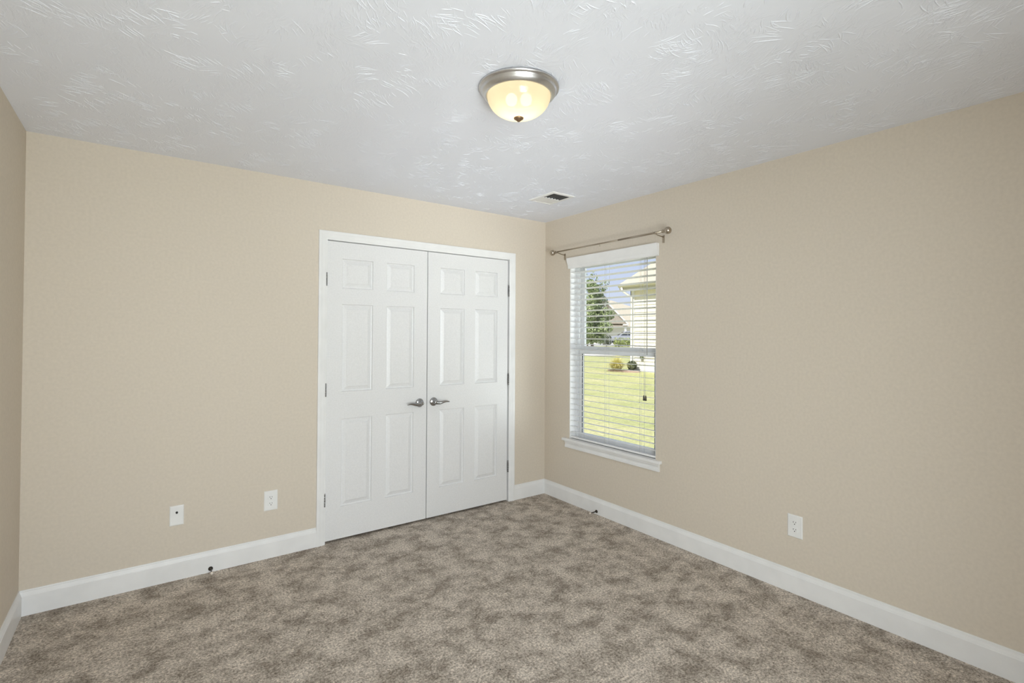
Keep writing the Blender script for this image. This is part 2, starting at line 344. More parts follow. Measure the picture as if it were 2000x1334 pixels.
def hinge(x, z, parent):
    b = MB()
    for k in range(5):
        b.tube([(x, -.0055, z-.045+.018*k+.0006), (x, -.0055, z-.045+.018*(k+1)-.0006)], .0062, 12)
    b.tube([(x, -.0055, z-.050), (x, -.0055, z-.046)], [.003, .0055], 10); b.tube([(x, -.0055, z+.046), (x, -.0055, z+.050)], [.0055, .003], 10)
    b.build('hinge', M['hinge'], parent)
d1 = thing('door_1', (-1.933, 0, 0), 'left six-panel white closet door, lever at its right edge', 'closet door', kind='structure')
leaf(-1.9325).build('panel_leaf', M['door'], d1)
for z in (1.793, 1.041, .298): hinge(-1.9345, z, d1)
lever(-1.236, .902, -1, d1)
d2 = thing('door_2', (-0.408, 0, 0), 'right six-panel white closet door, nearer the window', 'closet door', kind='structure')
leaf(-1.1715).build('panel_leaf', M['door'], d2)
for z in (1.797, 1.041, .299): hinge(-0.4105, z, d2)
lever(-1.118, .902, 1, d2)

# ------------------------------------------------------------------ window
w1 = thing('window_1', (0, (WY0+WY1)/2, WZ0), 'white double-hung window behind the open blinds', 'window', kind='structure')
ya, yb = WY0, WY1
def frame(b, y0, y1, z0, z1, x0, x1, w, wt=None, wb=None):
    wt = wt or w; wb = wb or w
    b.box((x0, y0, z0), (x1, y0+w, z1)); b.box((x0, y1-w, z0), (x1, y1, z1)); b.box((x0, y0+w, z0), (x1, y1-w, z0+wb)); b.box((x0, y0+w, z1-wt), (x1, y1-w, z1))
ZM = 1.272
b = MB(); frame(b, ya+.002, yb-.002, WZ0-.012, WZ1-.002, .062, .136, .030, .030, .026)
for y in (ya+.032, yb-.038): b.box((.068, y, WZ0+.05), (.074, y+.006, WZ1-.032)); b.box((.100, y, WZ0+.05), (.106, y+.006, WZ1-.032))
b.build('window_frame', M['vinyl'], w1, bevel=.0015)
b = MB(); frame(b, ya+.034, yb-.034, ZM-.006, WZ1-.034, .106, .128, .034, .034, .062); up_s = b.build('upper_sash', M['vinyl'], w1, bevel=.002)
b = MB(); b.box((.115, ya+.066, ZM+.052), (.119, yb-.066, WZ1-.066)); b.build('pane', M['glass'], up_s)
b = MB(); frame(b, ya+.034, yb-.034, WZ0+.016, ZM+.026, .076, .098, .036, .034, .045); b.box((.068, ya+.10, WZ0+.040), (.076, yb-.10, WZ0+.048)); lo_s = b.build('lower_sash', M['vinyl'], w1, bevel=.002)
b = MB(); b.box((.085, ya+.068, WZ0+.059), (.089, yb-.068, ZM-.006)); b.build('pane', M['glass'], lo_s)
b = MB()
for z0, z1, y0, y1 in ((WZ0+.062, ZM-.009, ya+.070, ya+.0745), (WZ0+.062, ZM-.009, yb-.0745, yb-.070)): b.box((.079, y0, z0), (.0845, y1, z1))
b.build('glazing_gasket', M['cavity'], lo_s, label='dark glazing strip')
for y in (-.555, -1.02):
    b = MB(); b.box((.078, y-.030, ZM+.026), (.100, y+.030, ZM+.032)); b.box((.082, y-.012, ZM+.032), (.098, y+.022, ZM+.041)); b.build('sash_lock', M['vinyl'], lo_s, bevel=.002)
# stool (inner sill board with horns) and apron below it
b = MB(); b.box((-.034, -1.276, .523), (0, -.262, .545)); b.box((0, ya+.001, .523), (.062, yb-.001, .545)); b.build('window_stool', M['white'], w1, bevel=.004, seg=3)
b = MB(); ap = [(0, .466), (-.013, .466), (-.014, .470), (-.014, .482), (-.010, .488), (-.010, .498), (-.015, .505), (-.017, .512), (-.017, .523), (0, .523)]
b.prism(ap, -1.256, -.284, 'y'); b.build('apron', M['white'], w1)
b = MB(); b.box((.001, ya, .545), (.062, ya+.004, WZ1)); b.box((.001, yb-.004, .545), (.062, yb, WZ1)); b.box((.001, ya+.004, WZ1-.004), (.062, yb-.004, WZ1)); b.build('jamb_liner', M['white'], w1)
b = MB(); b.box((.136, ya-.04, WZ0-.03), (.20, yb+.04, WZ0+.02)); b.build('outer_sill', M['vinyl'], w1)

# ------------------------------------------------------------------ blinds
BX = 0.031
bl = thing('window_blind', (BX, (ya+yb)/2, 1.98), 'white horizontal slat blind hanging open in the window', 'window blind')
b = MB(); vp = [(-.004, 1.985), (-.012, 1.985), (-.016, 1.992), (-.018, 2.010), (-.024, 2.030), (-.030, 2.050), (-.034, 2.066), (-.034, 2.075), (-.004, 2.075)]
b.prism(vp, -1.250, -.316, 'y'); b.box((-.002, -1.250, 1.985), (-.004, -.316, 2.075))
b.build('valance', M['blind'], bl, bevel=.001)
b = MB(); b.box((.006, ya+.006, 2.006), (.056, yb-.006, 2.050)); b.build('head_rail', M['blind'], bl, bevel=.002)
TILT = math.radians(7.0); PIT = .0465; ZS0 = 1.9955; NS = 31
b = MB(); n = 8; top = []; bot = []
for k in range(n+1):
    u = -0.025+.05*k/n; c = .0016*(1-(u/.025)**2)
    for lst, dz in ((top, .0011), (bot, -.0011)):
        x = u*math.cos(TILT)+(c+dz)*math.sin(TILT); z = -u*math.sin(TILT)+(c+dz)*math.cos(TILT); lst.append((x, z))
b.prism([(BX+x, z) for x, z in top]+[(BX+x, z) for x, z in bot[::-1]], ya+.006, yb-.006, 'y')
slat0 = b.build('slat', M['blind'], bl)
slat0.location.z = ZS0
for k in range(1, NS):
    c = slat0.copy(); COL.objects.link(c); c.parent = bl; c.matrix_parent_inverse = slat0.matrix_parent_inverse.copy(); c.location.z = ZS0-PIT*k
zb = ZS0-PIT*NS+.004
b = MB(); pr = []
for u, w in ((-.025, -.008), (.025, -.008), (.025, .006), (-.025, .006)):
    pr.append((BX+u*math.cos(TILT)+w*math.sin(TILT), zb-u*math.sin(TILT)+w*math.cos(TILT)))
b.prism(pr, ya+.006, yb-.006, 'y'); b.build('bottom_rail', M['blind'], bl, bevel=.003)
for y in (-.445, -.725, -1.075):
    b = MB()
    for x, dz, dy in ((BX-.0265, .004, 0), (BX+.0265, -.003, 0), (BX, 0, .010)):
        b.tube([(x, y+dy, zb+dz), (x, y+dy, 2.008)], .0009, 6)
    b.build('ladder_cord', M['cord'], bl)
b = MB(); b.tube([(.002, -1.142, 2.004), (.001, -1.142, 1.90), (.000, -1.143, 1.28)], [.0028, .0032, .0032], 8); b.build('tilt_wand', mat('clear_wand', (.45, .45, .44), .25), bl)
b = MB()
for y in (-1.112, -1.122, -1.131): b.tube([(.003, y, 2.004), (.002, y, 1.5), (.002, -1.122+(y+1.122)*.8, .985)], .0008, 6)
pc = b.build('pull_cord', M['cord'], bl)
for y in (-1.114, -1.131):
    b = MB(); b.lathe([(0, .988), (.003, .988), (.005, .980), (.0075, .955), (.0070, .950), (0, .950)], Matrix.Translation((.002, y, 0)), 12); b.build('tassel', M['tassel'], pc, label='dark cord tassel')

# ------------------------------------------------------------------ curtain rod
RXX, RZ = -.088, 2.131
cr = thing('curtain_rod', (0, -.79, RZ), 'nickel curtain rod with ball finials above the window', 'curtain rod')
b = MB(); b.tube([(RXX, -.235, RZ), (RXX, -.95, RZ)], .0055, 14); b.build('inner_tube', M['rod'], cr)
b = MB(); b.tube([(RXX, -.945, RZ), (RXX, -1.345, RZ)], .0070, 14); b.build('outer_tube', M['rod'], cr)
for ye, sg in ((-.200, 1), (-1.386, -1)):
    R0 = Matrix.Translation((RXX, ye, RZ)) @ Matrix.Rotation(-PI/2*sg, 4, 'X')       # local z points outwards
    b = MB(); b.lathe([(0, -.046), (.009, -.046), (.0115, -.044), (.0115, -.038), (.008, -.036), (.008, -.032), (.0105, -.030), (.0105, -.026), (.007, -.024)]+[(.0245*math.sin(a), -.0245*math.cos(a)) for a in [PI*(.10+.9*k/20) for k in range(20)]]+[(0, .0245)], R0, 32)
    b.build('finial', M['rod'], cr)
for y in (-.262, -1.285):
    b = MB(); b.box((-.003, y-.008, 2.070), (0, y+.008, 2.124)); b.tube([(-.002, y, 2.112), (-.03, y, 2.1135), (RXX+.02, y, 2.1185), (RXX, y, 2.1215)], .0035, 10)
    b.tube([(RXX+.012, y, RZ+.006), (RXX+.010, y, RZ-.004), (RXX+.005, y, RZ-.0095), (RXX-.005, y, RZ-.0095), (RXX-.010, y, RZ-.004), (RXX-.012, y, RZ+.008)], .0025, 8)
    br = b.build('bracket', M['rod'], cr)
    b = MB(); b.tube([(RXX-.011, y, RZ-.002), (RXX-.026, y, RZ-.002)], .0025, 8); b.tube([(RXX-.024, y, RZ-.002), (RXX-.031, y, RZ-.002)], .0055, 12); b.build('thumb_screw', M['rod'], br)
b = MB(); b.tube([(RXX, -.755, RZ+.006), (RXX-.007, -.755, RZ), (RXX, -.755, RZ-.008), (RXX+.004, -.757, RZ-.016), (RXX-.002, -.760, RZ-.022)], .0018, 8); b.build('ring_hook', M['rod'], cr)

# ------------------------------------------------------------------ ceiling lamp
LX, LY = -1.695, -1.850
cl = thing('ceiling_light', (LX, LY, H), 'lit flush ceiling light, brushed nickel ring and frosted glass bowl', 'ceiling light')
MT = Matrix.Translation((LX, LY, 0))
b = MB(); b.lathe([(.155, H-.0005), (.164, H-.0015), (.1655, H-.005), (.164, H-.011), (.157, H-.0125), (.155, H-.015), (.154, H-.023), (.150, H-.030), (.143, H-.036), (.141, H-.0375), (.137, H-.039), (.133, H-.038), (.131, H-.034), (.131, H-.009), (0, H-.007)], MT, 72)
b.build('metal_ring', M['nickel'], cl)
def frosted():
    m = bpy.data.materials.new('frosted_glass'); m.use_nodes = True; t = m.node_tree; t.nodes.clear()
    tl = N(t, 'ShaderNodeBsdfTranslucent'); tl.inputs[0].default_value = (0.98, 0.87, 0.64, 1)
    tp = N(t, 'ShaderNodeBsdfTransparent'); tp.inputs[0].default_value = (1.0, 0.95, 0.86, 1)
    m1 = N(t, 'ShaderNodeMixShader'); m1.inputs[0].default_value = 0.05; t.links.new(tl.outputs[0], m1.inputs[1]); t.links.new(tp.outputs[0], m1.inputs[2])
    gl = N(t, 'ShaderNodeBsdfGlossy', Roughness=0.15); m2 = N(t, 'ShaderNodeMixShader'); m2.inputs[0].default_value = 0.05
    t.links.new(m1.outputs[0], m2.inputs[1]); t.links.new(gl.outputs[0], m2.inputs[2])
    em = N(t, 'ShaderNodeEmission', Strength=0.10); em.inputs[0].default_value = (1.0, 0.87, 0.62, 1)
    ads = N(t, 'ShaderNodeAddShader'); t.links.new(m2.outputs[0], ads.inputs[0]); t.links.new(em.outputs[0], ads.inputs[1])
    o = N(t, 'ShaderNodeOutputMaterial'); t.links.new(ads.outputs[0], o.inputs[0]); return m
prof = [(.1305, H-.034)]+[(.1305*math.cos(a)**.9, H-.034-.091*math.sin(a)) for a in [PI/2*k/22 for k in range(1, 22)]]+[(.004, H-.125)]
b = MB(); b.lathe(prof, MT, 72); b.build('glass_bowl', frosted(), cl)
b = MB(); b.lathe([(0, H-.121), (.016, H-.123), (.0205, H-.126), (.019, H-.130), (.012, H-.134), (.008, H-.138), (.004, H-.141), (0, H-.1415)], MT, 24); b.build('finial', M['brass'], cl)
em = bpy.data.materials.new('bulb_glow'); em.use_nodes = True; t = em.node_tree; t.nodes.clear()
e = N(t, 'ShaderNodeEmission', Strength=9.0); e.inputs[0].default_value = (1.0, .93, .80, 1); o = N(t, 'ShaderNodeOutputMaterial'); t.links.new(e.outputs[0], o.inputs[0])
for k, (dx, dy) in enumerate(((.024, -.018), (-.024, .018))):
    b = MB(); b.lathe([(0, -.026)]+[(.024*math.sin(a), -.026*math.cos(a)) for a in [PI*k2/12 for k2 in range(1, 12)]]+[(0, .026)], Matrix.Translation((LX+dx, LY+dy, H-.050)), 20); b.build('bulb', em, cl)
    ld = bpy.data.lights.new('bulb_light', 'POINT'); ld.energy = LAMP_W; ld.color = (1.0, .955, .88); ld.shadow_soft_size = .03
    lo = bpy.data.objects.new('bulb_light', ld); COL.objects.link(lo); lo.location = (LX+dx*.9, LY+dy*.9, H-.064)

# ------------------------------------------------------------------ ceiling register
vx0, vx1, vy0, vy1 = -.600, -.388, -.802, -.518
cv = thing('ceiling_vent', (-.494, -.66, H), 'white air register in the ceiling near the corner', 'air vent')
b = MB(); q = [(0, 0), (.004, .006), (.022, .009), (.024, .004)]; vs = []; fs = []
for o, d in q: vs += [(vx0+o, vy0+o, H-d), (vx1-o, vy0+o, H-d), (vx1-o, vy1-o, H-d), (vx0+o, vy1-o, H-d)]
for k in range(3):
    for c in range(4): fs.append((4*k+c, 4*k+(c+1) % 4, 4*k+4+(c+1) % 4, 4*k+4+c))
b.add(vs, fs); b.box((vx0+.022, -.662, H-.009), (vx1-.022, -.654, H-.002)); b.build('frame', M['plate'], cv)
b = MB(); b.box((vx0+.024, vy0+.024, H-.0012), (vx1-.024, -.662, H-.0004)); b.build('duct_shade_plate', M['cavity'], cv, label='dark plate for the shaded open half of the register')  # flat dark sheet painted as the shade inside the duct
b = MB(); b.box((vx0+.024, -.654, H-.0070), (vx1-.024, vy1-.024, H-.0010)); b.build('damper_plate', M['plate'], cv)
for k in range(6):
    b = MB(); x = vx0+.030+k*.0282
    b.add([(x, vy0+.024, H-.0015), (x+.004, vy0+.024, H-.0075), (x+.0052, vy0+.024, H-.0075), (x+.0012, vy0+.024, H-.0015), (x, -.662, H-.0015), (x+.004, -.662, H-.0075), (x+.0052, -.662, H-.0075), (x+.0012, -.662, H-.0015)], [(0, 1, 5, 4), (1, 2, 6, 5), (2, 3, 7, 6), (3, 0, 4, 7), (0, 3, 2, 1), (4, 5, 6, 7)])
    b.build('louver', M['cavity'], cv)

# ------------------------------------------------------------------ wall plates (built facing -y at the origin, then turned)
def plate_mesh(w, h):
    b = MB(); r = [(0, 0), (.0005, .003), (.004, .0058), (.006, .006)]; vs = []; fs = []
    for o, d in r: vs += [(-w/2+o, -d, -h/2+o), (w/2-o, -d, -h/2+o), (w/2-o, -d, h/2-o), (-w/2+o, -d, h/2-o)]
    for k in range(3):
        for c in range(4): fs.append((4*k+c, 4*k+(c+1) % 4, 4*k+4+(c+1) % 4, 4*k+4+c))
    fs += [(12, 13, 14, 15), (3, 2, 1, 0)]; b.add(vs, fs); return b
def outlet(loc, rz, label):
    o = thing('wall_outlet', (0, 0, 0), label, 'electrical outlet', 'duplex outlets on the walls')
    plate_mesh(.080, .124).build('cover_plate', M['plate'], o)
    for s in (1, -1):
        c = .0195*s; b = MB(); pts = []
        for k in range(24):
            a = 2*PI*k/24; pts.append((max(-.0172, min(.0172, .0195*math.cos(a))), c+max(-.0142, min(.0142, .0175*math.sin(a)))))
        b.add([(x, -.006, z) for x, z in pts]+[(x*.96, -.0078, c+(z-c)*.96) for x, z in pts], [(k, (k+1) % 24, 24+(k+1) % 24, 24+k) for k in range(24)]+[tuple(range(24, 48))])
        rc = b.build('receptacle', M['plate'], o)
        for x, w, h, zz in ((-.0064, .0024, .0085, .004), (.0064, .0024, .0068, .004)):
            b = MB(); b.box((x-w/2, -.0080, c+zz-h/2), (x+w/2, -.0077, c+zz+h/2)); b.build('slot', M['black'], rc)
        b = MB(); b.tube([(0, -.0077, c-.0068), (0, -.0080, c-.0068)], .0028, 12); b.build('ground_hole', M['black'], rc)
    b = MB(); b.tube([(0, -.006, 0), (0, -.0072, 0)], .003, 12); b.build('screw', M['plate'], o)
    o.location = loc; o.rotation_euler = (0, 0, rz); return o
outlet((-2.266, 0, .360), 0, 'white duplex outlet left of the closet doors')
outlet((0, -2.165, .368), PI/2*3, 'white duplex outlet on the wall right of the window')
o = thing('cable_plate', (0, 0, 0), 'white wall plate with one black cable jack, left of the outlet', 'cable wall plate')
plate_mesh(.070, .114).build('cover_plate', M['plate'], o)
b = MB(); b.lathe([(0, 0), (.0062, 0), (.0062, .003), (.005, .003), (.005, .010), (.0015, .010), (0, .009)], Matrix.Translation((0, -.006, .018)) @ Matrix.Rotation(PI/2, 4, 'X'), 16); b.build('cable_jack', M['black'], o, label='black cable jack')
for z in (.044, -.044):
    b = MB(); b.tube([(0, -.006, z), (0, -.0070, z)], .003, 12); b.build('screw', M['plate'], o)
o.location = (-2.765, 0, .368)

# ------------------------------------------------------------------ door stops on the baseboards
def stop(loc, rz, label):
    o = thing('door_stop', (0, 0, 0), label, 'door stop', 'rigid door stops')
    RM = Matrix.Rotation(PI/2, 4, 'X')
    b = MB(); b.lathe([(0, 0), (.0125, 0), (.0125, .003), (.009, .007), (.0055, .010), (0, .010)], RM, 20); b.build('base', M['bronze'], o)
    b = MB(); b.lathe([(0, .008), (.0050, .008), (.0040, .020), (.0040, .060), (.0055, .064), (.0060, .066), (0, .066)], RM, 14); b.build('shaft', M['bronze'], o)
    b = MB(); b.lathe([(0, .066), (.0068, .066), (.0072, .070), (.0068, .078), (.005, .080), (0, .080)], RM, 16); b.build('rubber_tip', M['rubber'], o, label='cream rubber tip')
    o.location = loc; o.rotation_euler = (0, 0, rz); return o
stop((-2.594, -T, .0215), 0, 'dark door stop on the baseboard left of the closet')
stop((-T, -.662, .0235), PI/2*3, 'dark door stop on the baseboard below the window')
for loc, lab in (((-1.6915, -1.735, .0), 'tiny dark crumb on the carpet near the front edge'), ((-.345, -1.339, 0), 'tiny dark crumb on the carpet toward the right baseboard')):
    b = MB(); b.lathe([(0, -.001), (.003, 0), (.0035, .0015), (.002, .003), (0, .0035)], Matrix.Translation(loc), 7); tag(b.build('crumb', M['debris']), lab, 'crumb', 'dark crumbs on the carpet')
# ------------------------------------------------------------------ outdoors, seen through the window
M['siding'] = mat('cream_siding', (0.80, 0.75, 0.62), 0.6)
M['housewhite'] = mat('outdoor_white', (0.82, 0.81, 0.78), 0.5)
M['shingle'] = mat('tan_shingles', (0.46, 0.41, 0.33), 0.9, bump=(14, 0.5, 0.03))
M['tanwall'] = mat('tan_gable_shakes', (0.44, 0.38, 0.31), 0.8, bump=(9, 0.4, 0.02))
M['soffit'] = mat('tan_fascia', (0.50, 0.47, 0.38), 0.6)
M['mulch'] = mat('bark_mulch', (0.40, 0.29, 0.23), 0.95, bump=(40, 0.8, 0.03))
M['concrete'] = mat('concrete', (0.62, 0.60, 0.57), 0.85, bump=(8, 0.3, 0.01))
M['bark'] = mat('bark', (0.16, 0.12, 0.09), 0.9, bump=(30, 0.6, 0.01))
M['truck'] = mat('silver_paint', (0.42, 0.43, 0.48), 0.3, 0.3)
M['carglass'] = mat('dark_car_glass', (0.05, 0.06, 0.07), 0.1)
M['tyre'] = mat('tyre_rubber', (0.03, 0.03, 0.03), 0.8)
def leafmat(name, c0, c1, sc=2.5):
    m = bpy.data.materials.new(name); m.use_nodes = True; t = m.node_tree; b = t.nodes['Principled BSDF']; b.inputs['Roughness'].default_value = 0.6
    tc = N(t, 'ShaderNodeTexCoord'); n0 = N(t, 'ShaderNodeTexNoise', Scale=sc, Detail=6.0, Roughness=0.7); t.links.new(tc.outputs['Object'], n0.inputs['Vector'])
    r = ramp(t, [(0.35, c0), (0.65, c1)]); t.links.new(n0.outputs[0], r.inputs[0]); t.links.new(r.outputs[0], b.inputs['Base Color']); return m
M['leaf'] = leafmat('tree_leaves', (0.20, 0.27, 0.12), (0.40, 0.46, 0.22))
M['straw'] = leafmat('straw_grass', (0.58, 0.53, 0.18), (0.78, 0.71, 0.32), 9)
M['shrub'] = leafmat('shrub_leaves', (0.22, 0.30, 0.10), (0.50, 0.52, 0.20), 5)
M['darkshrub'] = leafmat('dark_shrub_leaves', (0.06, 0.08, 0.035), (0.15, 0.17, 0.07), 9)
def lawnmat():
    m = bpy.data.materials.new('lawn'); m.use_nodes = True; t = m.node_tree; b = t.nodes['Principled BSDF']; b.inputs['Roughness'].default_value = 0.9; b.inputs['Specular IOR Level'].default_value = 0.1
    tc = N(t, 'ShaderNodeTexCoord')
    n0 = N(t, 'ShaderNodeTexNoise', Scale=0.7, Detail=9.0, Roughness=0.72); t.links.new(tc.outputs['Object'], n0.inputs['Vector'])
    r = ramp(t, [(0.36, (0.34, 0.36, 0.155)), (0.52, (0.425, 0.42, 0.205)), (0.66, (0.49, 0.455, 0.255))]); t.links.new(n0.outputs[0], r.inputs[0])
    n1 = N(t, 'ShaderNodeTexNoise', Scale=16.0, Detail=4.0, Roughness=0.75); t.links.new(tc.outputs['Object'], n1.inputs['Vector'])
    r1 = ramp(t, [(0.3, 0.70), (0.7, 1.25)]); t.links.new(n1.outputs[0], r1.inputs[0])
    ml = N(t, 'ShaderNodeMixRGB', blend_type='MULTIPLY'); ml.inputs[0].default_value = 1.0; t.links.new(r.outputs[0], ml.inputs[1]); t.links.new(r1.outputs[0], ml.inputs[2]); t.links.new(ml.outputs[0], b.inputs['Base Color'])
    bp = N(t, 'ShaderNodeBump', Strength=0.5, Distance=0.03); t.links.new(n1.outputs[0], bp.inputs['Height']); t.links.new(bp.outputs[0], b.inputs['Normal']); return m
M['lawn'] = lawnmat()
# ground: falls away a little next to the house, then level
def gz(x, y):
    s = (x+2.93)*.59+(y+3.5)*.807
    pts = [(-60, -.22), (5, -.20), (9, -.08), (18, .10), (400, .12)]
    for (a, za), (b2, zb2) in zip(pts, pts[1:]):
        if s <= b2: return za+(zb2-za)*max(0, (s-a)/(b2-a))
    return .12
b = MB(); xs = [-90, -50, -25, -12, -6, -3, -1, WT+.0, 1, 2, 3.5, 5, 7, 9, 11, 14, 18, 24, 32, 45, 70, 110, 160]; ys = [-60, -40, -25, -14, -8, -4, -1, 2, 5, 8, 11, 15, 20, 28, 40, 60, 90, 140]
vs = [(x, y, gz(x, y)) for y in ys for x in xs]; nx = len(xs)
b.add(vs, [(j*nx+i, j*nx+i+1, (j+1)*nx+i+1, (j+1)*nx+i) for j in range(len(ys)-1) for i in range(nx-1)])
struct(b.build('lawn', M['lawn']), 'sunlit yellow green lawn outside the window', 'lawn')
FA = math.atan2(-.59, .807)                     # street runs across the view
R2 = Vector((.807, -.59, 0)); F2 = Vector((.59, .807, 0)); C0 = Vector((-2.93, -3.5, 0))
def G(a, s): return C0+F2*s+R2*a               # a metres to the side, s metres ahead
b = MB(); p = [G(-30, 31.6), G(40, 31.6), G(40, 38.5), G(-30, 38.5)]; b.add([(q.x, q.y, .118) for q in p]+[(q.x, q.y, .135) for q in p], [(0, 1, 2, 3), (4, 7, 6, 5), (0, 4, 5, 1), (1, 5, 6, 2), (2, 6, 7, 3), (3, 7, 4, 0)])
struct(b.build('street', M['concrete']), 'pale concrete street beyond the lawn', 'street')
b = MB(); p = [G(6, 60), G(24, 60), G(24, 79), G(6, 79)]; b.add([(q.x, q.y, .118) for q in p]+[(q.x, q.y, .14) for q in p], [(0, 1, 2, 3), (4, 7, 6, 5), (0, 4, 5, 1), (1, 5, 6, 2), (2, 6, 7, 3), (3, 7, 4, 0)])
struct(b.build('driveway', M['concrete']), 'pale concrete driveway in front of the far house', 'driveway')

# neighbouring house
NXW, NYC, NZ = 11.70, 8.97, 3.12
nh = thing('neighbour_house', (NXW, NYC, .1), 'cream sided house with tan hip roof on the right outside', 'house')
EXP = .137; sd_ = []
z = .34
while z < NZ-.02: sd_ += [(z, .0), (z, -.022)]; z += EXP
prof = [(NXW+.15, .34)]
zz = .34
while zz < NZ-.01:
    z2 = min(zz+EXP, NZ); prof += [(NXW-.026, zz), (NXW-.004, z2)]; zz = z2
prof += [(NXW+.15, NZ)]
b = MB(); b.prism(prof, -2.0, NYC, 'y')
b.build('siding', M['siding'], nh)
b = MB(); b.box((NXW+.15, -2, .34), (21, NYC, NZ)); b.build('wall_core', M['siding'], nh)
b = MB(); b.box((NXW-.005, -2, -.1), (21, NYC+.01, .34)); b.build('foundation', M['housewhite'], nh)
b = MB(); b.box((NXW-.045, NYC-.15, .28), (NXW, NYC+.03, NZ)); b.box((NXW-.045, NYC, .28), (NXW+.12, NYC+.03, NZ)); b.build('corner_board', M['housewhite'], nh)
OV = .30; ex0, ex1, ey0, ey1 = NXW-OV, 21.3, -2.4, NYC+OV; zr = 7.9; xm = (ex0+ex1)/2; hd = (ex1-ex0)/2
b = MB(); b.box((ex0, ey0, NZ), (ex1, ey1, NZ+.02)); b.build('soffit', M['soffit'], nh)
b = MB(); b.box((ex0-.02, ey0, NZ-.02), (ex0, ey1+.02, NZ+.17)); b.box((ex0, ey1, NZ-.02), (ex1, ey1+.02, NZ+.17)); b.build('fascia', M['soffit'], nh)
b = MB(); gp = [(ex0-.02, NZ+.05), (ex0-.09, NZ+.07), (ex0-.12, NZ+.12), (ex0-.12, NZ+.17), (ex0-.11, NZ+.17), (ex0-.11, NZ+.12), (ex0-.08, NZ+.085), (ex0-.02, NZ+.065)]
b.prism(gp, ey0, ey1+.02, 'y'); b.build('gutter', M['soffit'], nh)
b = MB(); e = [(ex0-.06, ey0, NZ+.17), (ex1, ey0, NZ+.17), (ex1, ey1+.06, NZ+.17), (ex0-.06, ey1+.06, NZ+.17)]
b.add(e+[(xm, ey1-hd, zr), (xm, ey0+hd, zr)], [(0, 3, 4, 5), (3, 2, 4), (2, 1, 5, 4), (1, 0, 5), (0, 1, 2, 3)]); b.build('roof', M['shingle'], nh)
b = MB(); b.tube([(ex0-.07, ey1-.12, NZ+.06), (ex0-.05, ey1-.14, NZ-.06), (NXW-.09, NYC-.06, NZ-.30), (NXW-.09, NYC-.06, .25), (NXW-.22, NYC-.06, .16)], .042, 8); b.build('downspout', M['housewhite'], nh)
b = MB(); b.box((NXW-.09, 8.40, .55), (NXW-.02, 8.52, .68)); b.build('hose_tap', M['darkshrub'], nh)

# planting at its corner
b = MB(); pts = []
for k in range(26):
    a = 2*PI*k/26; rr = 1+.12*math.sin(3*a+1)+.06*math.sin(7*a); pts.append((11.28+.62*rr*math.cos(a)*.62, 8.95+.62*rr*math.sin(a)))
b.add([(x, y, gz(x, y)+.035) for x, y in pts]+[(11.28+(x-11.28)*1.06, 8.95+(y-8.95)*1.06, gz(x, y)-.02) for x, y in pts]+[(11.28, 8.95, gz(11, 9)+.07)], [(k, (k+1) % 26, 52) for k in range(26)]+[(k, 26+k, 26+(k+1) % 26, (k+1) % 26) for k in range(26)])
struct(b.build('mulch_bed', M['mulch']), 'bark mulch bed at the corner of the sided house', 'mulch bed')
def grass_clump(cx, cy, z0, n, h, spread):
    b = MB()
    for k in range(n):
        a = random.uniform(0, 2*PI); q = random.random()**.6; l = h*random.uniform(.5, 1.15); w = .006
        d = Vector((math.cos(a), math.sin(a), 0)); sd2 = Vector((-d.y, d.x, 0)); o = Vector((cx, cy, z0))+d*.16*q
        ps = []
        for i in range(6):
            u = i/5; ps.append(o+d*(spread*q*u**1.7)+Vector((0, 0, l*(u-.78*q*u**2.0))))
        vs = []
        for i, p in enumerate(ps): vs += [p-sd2*w*(1-i/6), p+sd2*w*(1-i/6)]
        b.add(vs, [(2*i, 2*i+1, 2*i+3, 2*i+2) for i in range(5)])
    return b
tag(grass_clump(11.10, 9.16, gz(11, 9)+.05, 1300, .60, .52).build('ornamental_grass', M['straw']), 'clump of yellow ornamental grass in the mulch bed', 'ornamental grass')
def foliage(blobs, n, size):
    b = MB()
    for k in range(n):
        c, r = random.choices(blobs, weights=[q[1][0]*q[1][2]*(.22 if q[1][0] < .2 and size > .07 else 1) for q in blobs])[0]
        while True:
            v = Vector((random.uniform(-1, 1), random.uniform(-1, 1), random.uniform(-1, 1)))
            if .25 < v.length < 1: break
        v = v.normalized()*(v.length**.45); p = Vector(c)+Vector((v.x*r[0], v.y*r[1], v.z*r[2]))
        nrm = (v+Vector((random.gauss(0, .6), random.gauss(0, .6), random.gauss(0, .6)+.3))).normalized()
        t1 = nrm.cross(Vector((random.gauss(0, 1), random.gauss(0, 1), random.gauss(0, 1)))).normalized(); t2 = nrm.cross(t1); s = size*random.uniform(.6, 1.3)
        b.add([p-t1*s, p-t2*s*.5+nrm*s*.1, p+t1*s, p+t2*s*.5+nrm*s*.1], [(0, 1, 2, 3)])
    return b
def plant(name, base, blobs, n, size, m, label, cat, stems):
    o = thing(name, base, label, cat)
    foliage(blobs, n, size).build('foliage', m, o)
    b = MB()
    for st, r in stems: b.tube(st, r, 7)
    b.build('stem' if cat != 'tree' else 'trunk', M['bark'], o); return o
plant('dark_shrub', (11.46, 8.76, gz(11, 9)), [((11.46, 8.76, .32), (.15, .19, .16)), ((11.42, 8.70, .28), (.12, .13, .12))], 700, .045, M['darkshrub'], 'small dark shrub in the mulch bed against the house corner', 'shrub', [([(11.46, 8.76, .05), (11.46, 8.76, .3)], [.02, .012])])
tb = Vector((21.5, 20.75, .10)); bb = []
